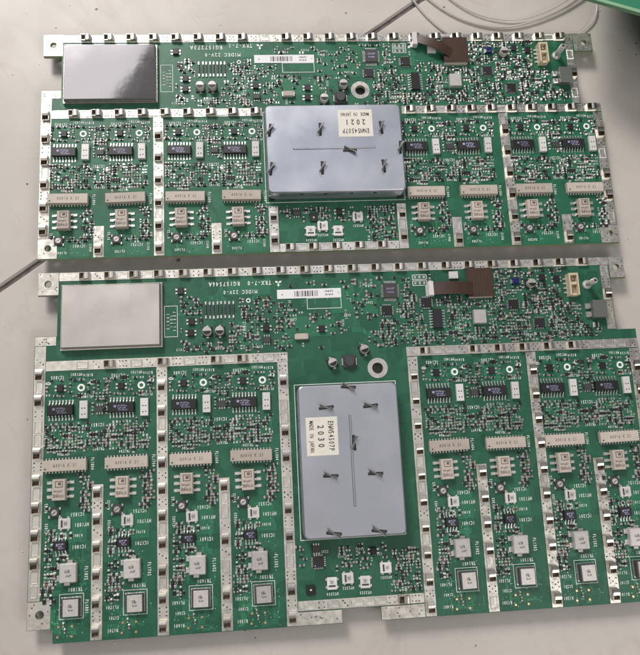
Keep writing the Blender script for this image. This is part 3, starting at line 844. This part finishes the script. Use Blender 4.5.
    obj('screw_land', plate_mesh('screw_land', [(hx + 4.2 * math.cos(6.28319 * i / 40), hy + 4.2 * math.sin(6.28319 * i / 40)) for i in range(40)], [(hx, hy, 2.3)], TOP + .15, .06, ('tin',)), b)
    part(b, 'processor_chip', 'flat_chip', 134.2, 43.6)
    part(b, 'square_chip', 'square_chip', 132.4, 35.2); part(b, 'square_chip', 'square_chip', 149.4, 41.0 if not tall else 38.0)
    part(b, 'memory_chip', 'soic14v', 153.4, 31.0, math.pi/2)
    for k in range(2):
        silk.frame(144.3, 45.6 + k * 2.6, 150.3, 47.6 + k * 2.6, z, .22, 'silk')
        for q in range(3): sm.box(145.4 + q * 1.9, 46.6 + k * 2.6, 0, 1.1, 1.1, .3, 'lead', ch=.1)
    # brown flexible jumper: a flat pad folded to a strip that reaches the white plug
    mf = MB(); mf.box(172.7, 45.7, 2.0, 11.4, 12.4, .25, 'flex', ch=.05)
    mf.box(172.7, 40.4, 0, 9.5, 1.0, 2.0, 'clip')
    mf.box(172.7, 51.0, 0, 9.5, 1.0, 2.0, 'ic')
    fo = obj('flex_pad', mf.mesh('flex_pad'), b, (0, 0, TOP))
    for q in range(7): mf.quad(168.6 + q * 1.35, 45.7, 2.262, .5, 10.6, 'flexline')
    mf.box(172.7, 39.75, 0, 10.4, 1.2, 1.5, 'beige', ch=.15)
    fo.data = mf.mesh('flex_pad')
    ms = MB()
    p0, p1 = ((155.5, 51.2), (170.5, 43.8)) if not tall else ((152.6, 43.6), (169.5, 43.0))
    n = 10; vs = []; dx, dy = p1[0] - p0[0], p1[1] - p0[1]; ll = math.hypot(dx, dy); nx, ny = -dy / ll, dx / ll; hw = 2.1 if not tall else 2.7
    for i in range(n + 1):
        t = i / n; zz = 2.4 + 1.5 * math.sin(math.pi * t)
        for sg in (-1, 1): vs.append((p0[0] + dx * t + sg * nx * hw, p0[1] + dy * t + sg * ny * hw, zz))
    fs = [(2*i, 2*i+2, 2*i+3, 2*i+1) for i in range(n)]
    ms.add(vs, [tuple(reversed(f)) for f in fs], 'flex', True); ms.add([(a, c, d - .22) for a, c, d in vs], fs, 'flex', True)
    ms.add([vs[0], vs[1], (vs[1][0], vs[1][1], vs[1][2] - .22), (vs[0][0], vs[0][1], vs[0][2] - .22)], [(0, 1, 2, 3)], 'flex')
    obj('flex_strip', ms.mesh('flex_strip'), fo)
    mp = MB(); px, py = (p0[0] - 1.2, p0[1]); mp.box(px, py, 0, 2.2, 6.2, 2.9, 'white', ch=.2); mp.box(px - 1.5, py - .5, 0, .9, 5.0, .6, 'lead', ch=.1)
    obj('plug', mp.mesh('plug'), b, (0, 0, TOP))
    ml = MB(); ml.box(162.0, 49.5 if tall else 46.8, 0, 4.0, 3.2, 1.0, 'white', ch=.15); obj('ceramic_resonator', ml.mesh('ceramic_resonator'), b, (0, 0, TOP))
    part(b, 'metal_can', 'metal_can', 171.6, 31.0)
    part(b, 'blue_coil', 'blue_coil', 188.7, 46.0)
    part(b, 'capacitor', 'capacitor', 195.2, 44.6)
    for x, y in ((200.6, 47.4), (207, 46.4)): part(b, 'transistor', 'sot', x, y)
    part(b, 'square_chip', 'square_chip', 197.5, 27.5); part(b, 'square_chip', 'square_chip', 187.0, 36.0)
    part(b, 'wire_connector', 'connector', 213.2, 43.4)
    part(b, 'antenna_post', 'post', 220.4, 43.6)
    part(b, 'relay', 'relay', 222.6 if not tall else 223.6, 32.4)
    av = rects([(71, 47.6, 38, 8.4), (47.2, 46.4, 6, 4), (43, 33.8, 6.6, 13.6), (62.8, 37.9, 13.5, 9), (57.7, 28.9, 5, 6.4), (62.9, 28.9, 5, 6.4), (51.3, 33.4, 6, 4), (51, 28.6, 6, 4), (81.7, 29.6, 6, 4), (104.6, 28.4, 6, 4), (104.4, 24, 6, 4),
                (81.9, 24.6, 5, 6), (lx + 13.4, ly + 2, 28, 5), (lx + 19.5, ly - 2.5, 15.5, 5), (96, 25.4, 8, 4), (111.6, 22.6, 5, 6), (120.6, 29.3, 5, 6), (119, 23.2, 7, 7), (hx, hy, 9.5, 9.5), (115.2, 14.3, 7, 7), (108.2, 13.9, 5, 6), (121.7, 18.9, 5, 6),
                (134.2, 43.6, 9, 10), (132.4, 35.2, 6.5, 6.5), (149.4, 39.5, 7, 8), (153.4, 31, 8, 10), (147.3, 48, 7.5, 6), (172.7, 45.7, 12.5, 13.5), (161, 46.5, 16, 11), (171.6, 31, 6.5, 7), (188.7, 46, 5.5, 3.5), (195.2, 44.6, 5, 6), (200.6, 47.4, 6, 4), (207, 46.4, 6, 4),
                (197.5, 27.5, 6.5, 6.5), (187, 36, 6.5, 6.5), (213.2, 43.4, 7.5, 10.6), (220.4, 43.6, 5, 5), (223, 32.4, 12, 9), (74.7, 41.5, 2.4, 2.4)])
    yl = 20.6
    scatter(sm, 47, yl + .4, 92, 49, 125, r, av, placed=pl)
    scatter(sm, 92, yl + .4, 130, 49, 60, r, av, placed=pl)
    scatter(sm, 129, yl + .4, 182, 50, 210, r, av, placed=pl)
    scatter(sm, 182, yl + .4, 209, 50.5, 300, r, av, sizes=(1.3, 1.5, 1.6, 2.1), gap=.04, placed=pl)
    scatter(sm, 208, yl + 1, 224, 36, 44, r, av, placed=pl)
    # middle band under the big cover
    if tall:
        hyp = ((103.6, -71.6, 90, 'HY2554'), (109.8, -70.0, 0, 'HY2552'), (116.4, -71.9, 90, 'HY2553'), (124.8, -67.0, 0, 'HY2551')); dot = (95.3, -73.4)
        part(b, 'transistor', 'grey_sot', 98.2, -58.6); part(b, 'square_chip', 'square_chip', 98.6, -63.4); part(b, 'transistor', 'sot', 120.5, -60.6)
        zone = (127.8, -60.5, 137.6, -76.2); z2 = (106, -57.8, 126, -66.5)
    else:
        hyp = ((102.9, -37.9, 90, 'HY2554'), (107.9, -35.9, 0, 'HY2552'), (114.4, -38.1, 90, 'HY2553'), (123.3, -32.2, 0, 'HY2551')); dot = (104.4, -32.0)
        part(b, 'transistor', 'grey_sot', 97.0, -29.5); part(b, 'transistor', 'sot', 115.6, -29.6)
        zone = (127.2, -27.6, 139.4, -42.2); z2 = (100, -27.6, 121, -33.2)
    part(b, 'oscillator_chip', 'dot_chip', *dot)
    for x, y, a, s in hyp:
        part(b, 'hybrid_coupler', 'hybrid', x, y, R(a)); text(silk, s, x, y - (4.0 if a else 3.8), z, 1.5, .78, 'silk', math.pi, .62)
    hav = rects([(x, y, 6.4, 6.4) for x, y, a, s in hyp] + [(dot[0], dot[1], 4.4, 4.4), (98.2, -58.6, 4, 5), (98.6, -63.4, 6.5, 6.5), (120.5, -60.6, 6, 4), (97, -29.5, 4.5, 5.5), (115.6, -29.6, 6, 4)])
    scatter(sm, *zone, 52, r, hav, placed=[]); scatter(sm, *z2, 26, r, hav, placed=[])
    scatter(sm, 91.5, z2[1], 96, z2[3], 5, r, hav, placed=[])
    for k in range(4): text(silk, 'C25%02d' % (51 + k), 101 + 7 * k, z2[1] - 2.0 - 2.1 * (k % 2), z, 1.4, .72, 'silk', math.pi, .6)
    obj('small_components', sm.mesh('small_components'), b, (0, 0, TOP), kind='stuff')
    # covers
    if tall:
        small_shield(b, 19.7, 36.6, 39.0, 25.6, 3.4, 'mirror2')
        big_shield(b, 113.0, -24.8, math.pi/2, '2030')
        silk.frame(92.2, -55.1, 133.8, 5.6, z, .25, 'silk')
    else:
        small_shield(b, 19.3, 35.4, 38.6, 26.2, 3.4, 'mirror1')
        big_shield(b, 114.5, -3.7, 0.0, '2021')
        silk.frame(84.4, -24.7, 144.6, 17.2, z, .25, 'silk')
    # silkscreen of the upper band
    if tall:
        text(silk, 'TRX-7-0', 79.5, 48.8, z, 2.5, 1.45, 'silk', math.pi, .72); text(silk, 'RG157546A', 65.0, 48.8, z, 2.5, 1.45, 'silk', math.pi, .72)
        three_diamonds(silk, 87.4, 48.6, z, 1.7); text(silk, 'MIDEC 22V-0', 71.5, 45.2, z, 2.2, 1.3, 'silk', math.pi, .7)
    else:
        text(silk, 'TRX-7-1', 75.6, 49.4, z, 2.6, 1.55, 'silk', math.pi, .75); text(silk, 'RG157273A', 60.5, 48.6, z, 2.6, 1.6, 'silk', math.pi, .75)
        three_diamonds(silk, 84.2, 49.2, z, 1.8); text(silk, 'MIDEC 22V-0', 67.6, 45.0, z, 2.4, 1.45, 'silk', math.pi, .75)
    tr = random.Random(5)
    for x0, y0, x1, y1, n in ((47, 22, 130, 48, 46), (131, 22, 182, 50, 34), (184, 22, 222, 34, 12)):
        for k in range(n):
            x, y = tr.uniform(x0, x1), tr.uniform(y0, y1)
            if any(a[0] - 2 < x < a[2] + 2 and a[1] - .8 < y < a[3] + .8 for a in av): continue
            text(silk, tr.choice(('R', 'C', 'TP', 'C', 'L')) + '%d' % tr.randint(101, 2799), x, y, z, 1.4, .74, 'silk', tr.choice((math.pi, math.pi, math.pi/2)), .62)
    for x in (47, 62, 78): text(silk, 'C19%02d' % (x % 30), x, 22.0, z, 1.5, .85, 'silk', math.pi, .62)
    obj('silkscreen', silk.mesh('silkscreen'), b, kind='stuff')
    # vias sprinkled over open lacquer, and conductor tracks under it
    vr = random.Random(19)
    vz = [(x - 5, bot + 1, x + 11.5, bot + 14) for x in CX] + [(46, 21, 130, 50), (131, 21, 182, 50)] + [(x - 5, -17, x + 11, -5) for x in CX]
    if tall: vz += [(x - 5, -70, x + 11, -44) for x in CX]
    for k in range(760 if tall else 420):
        q = vr.choice(vz); vias.disc(vr.uniform(q[0], q[2]), vr.uniform(q[1], q[3]), TOP + .125, vr.uniform(.14, .26), 'via', 7)
    obj('vias', vias.mesh('vias'), b, kind='stuff')
    tm = traces(MB(), vz + [(x - 5, 4, x + 11, 14) for x in CX], 620 if tall else 420, vr, TOP)
    for x0, y0, x1, y1 in ((88, 25.5, 110, 34), (109, 35, 119, 47), (66, 44.0, 84, 50.8), (70, 23, 79, 33), (121, 34, 128.5, 41), (137, 22, 148, 27), (160, 22, 168, 30)):
        if (y0 < 20) != tall and y0 < 20: continue
        tm.quad((x0 + x1) / 2, (y0 + y1) / 2, TOP + .006, x1 - x0, y1 - y0, 'pour')
    for x in CX:
        tm.quad(x + 6.5, -45 if tall else -43.5, TOP + .006, 8, 5 if not tall else 11, 'pour'); tm.quad(x - 1.5, -14, TOP + .006, 6, 5, 'pour')
    obj('traces', tm.mesh('traces'), b, kind='stuff')
    # spacer posts under the board
    mp = MB(); mp.cyl(0, 0, 0, 1.3, BZ, 'clip', 14); PO = mp.mesh('spacer_post')
    ys = (ytop - 4, -2, bot + 2.2)
    for y in ys:
        for x in (2, 16, 42, 66, 92, 140, 166, 192, 226): obj('spacer_post', PO, b, (x, y if not (y > 30 and x < 4) else y, 0))
    return b

channel_small_mesh = {(t, o): channel_small(t, o, 31 + 2 * t + o) for t in (False, True) for o in (False, True)}
build_board(1)
build_board(2)

# ------------------------------------------------------------------ things around the boards
def wire(label, pts, rad):
    cu = bpy.data.curves.new('wire', 'CURVE'); cu.dimensions = '3D'; cu.bevel_depth = rad * MM; cu.bevel_resolution = 3; cu.resolution_u = 10
    sp = cu.splines.new('NURBS'); sp.points.add(len(pts) - 1); sp.use_endpoint_u = True; sp.order_u = 4
    for p, q in zip(sp.points, pts): p.co = (q[0] * MM, q[1] * MM, q[2] * MM, 1)
    t = bpy.data.objects.new('tmp', cu); col.objects.link(t); bpy.context.view_layer.update()
    me = bpy.data.meshes.new_from_object(t.evaluated_get(bpy.context.evaluated_depsgraph_get()))
    bpy.data.objects.remove(t); bpy.data.curves.remove(cu)
    me.materials.clear(); me.materials.append(M['wire'])
    for p in me.polygons: p.use_smooth = True
    o = obj('wire', me); o['label'] = label; o['category'] = 'wire'; o['group'] = 'thin pale wires on the tile'
    return o
wire('pale thin wire running under the shorter board beside the brown jumper', [(52, 230, .8), (60, 210, .8), (70, 196, .8), (84, 186, .8), (100, 180, .8)], .5)
wire('pale thin wire making the wide bow that ends beside the raised plate', [(58, 222, .8), (72, 203, .8), (98, 192, .8), (122, 198, 1.4), (146, 212, 2), (160, 230, 3)], .55)
wire('pale thin wire lying just inside the wide bow', [(66, 226, 1.0), (80, 205, 1.0), (104, 196.5, 1.0), (124, 201, 1.6), (146, 215.5, 2), (158, 232, 3)], .4)
wire('short pale wire curling out past the corner tab of the shorter board', [(128, 182, .8), (138, 190, .8), (148, 197, 1.2), (153, 205, 1.6), (151, 214, 2)], .4)

fb = thing('bare_circuit_board', 'raised dark green bare circuit board with pale rim propped on a brown block', 'circuit board', (126.5, 187, 33))
ux = Vector((17, -11, 7)).normalized(); nz = Vector((0, 0, 1)); uy = nz.cross(ux).normalized(); nz = ux.cross(uy)
fb.rotation_euler = Matrix((ux, uy, nz)).transposed().to_euler()
obj('laminate', plate_mesh('laminate', [(0, 0), (120, 0), (120, 100), (-34, 100)], [(9, 9, 1.6)], 0, 1.5, ('farboard', 'rim')), fb)
mb = MB(); mb.box(60, .9, 1.5, 119, 1.5, .05, 'rim'); obj('rim', mb.mesh('rim'), fb)

def block():
    mb = MB(); n = 14; vs = []; fs = []
    prof = [(0, 0), (-1, 12), (0, 24), (3, 31), (8, 35), (16, 37), (44, 38), (48, 0)]
    for k in range(n + 1):
        v = 2 * k / n - 1; e = (1 - abs(v) ** 3.5) ** .4 * .55 + .45
        for x, z in prof: vs.append((24 - (24 - x) * e, 30 * v, z * (.55 + .45 * e)))
    m = len(prof)
    for k in range(n):
        for i in range(m - 1): fs.append((k*m + i, k*m + i + 1, k*m + m + i + 1, k*m + m + i))
    fs.append(tuple(range(m))); fs.append(tuple(reversed(range(n*m, n*m + m))))
    mb.add(vs, fs, 'rust', True)
    return mb.mesh('brown_block')
bo = obj('brown_block', block(), None, (178, 204, 0), R(-9)); bo['label'] = 'dark reddish brown rounded block propping up the raised green board'; bo['category'] = 'block'

# crumbs and dust on the tile
mb = MB(); cr = random.Random(41)
for k in range(150):
    x, y = cr.uniform(-135, 185), cr.uniform(-90, 215); q = cr.uniform(.12, .34) * (2 if cr.random() < .1 else 1)
    mb.box(x, y, 0, q * 2, q * cr.uniform(1, 2), q, cr.choice(('paper', 'grey', 'ic', 'brownres', 'paper')), cr.uniform(0, 3), ch=q * .3)
co = obj('dust_crumbs', mb.mesh('dust_crumbs'), None, kind='stuff'); co['label'] = 'scattered dust and crumbs lying on the floor tiles'; co['category'] = 'dust'
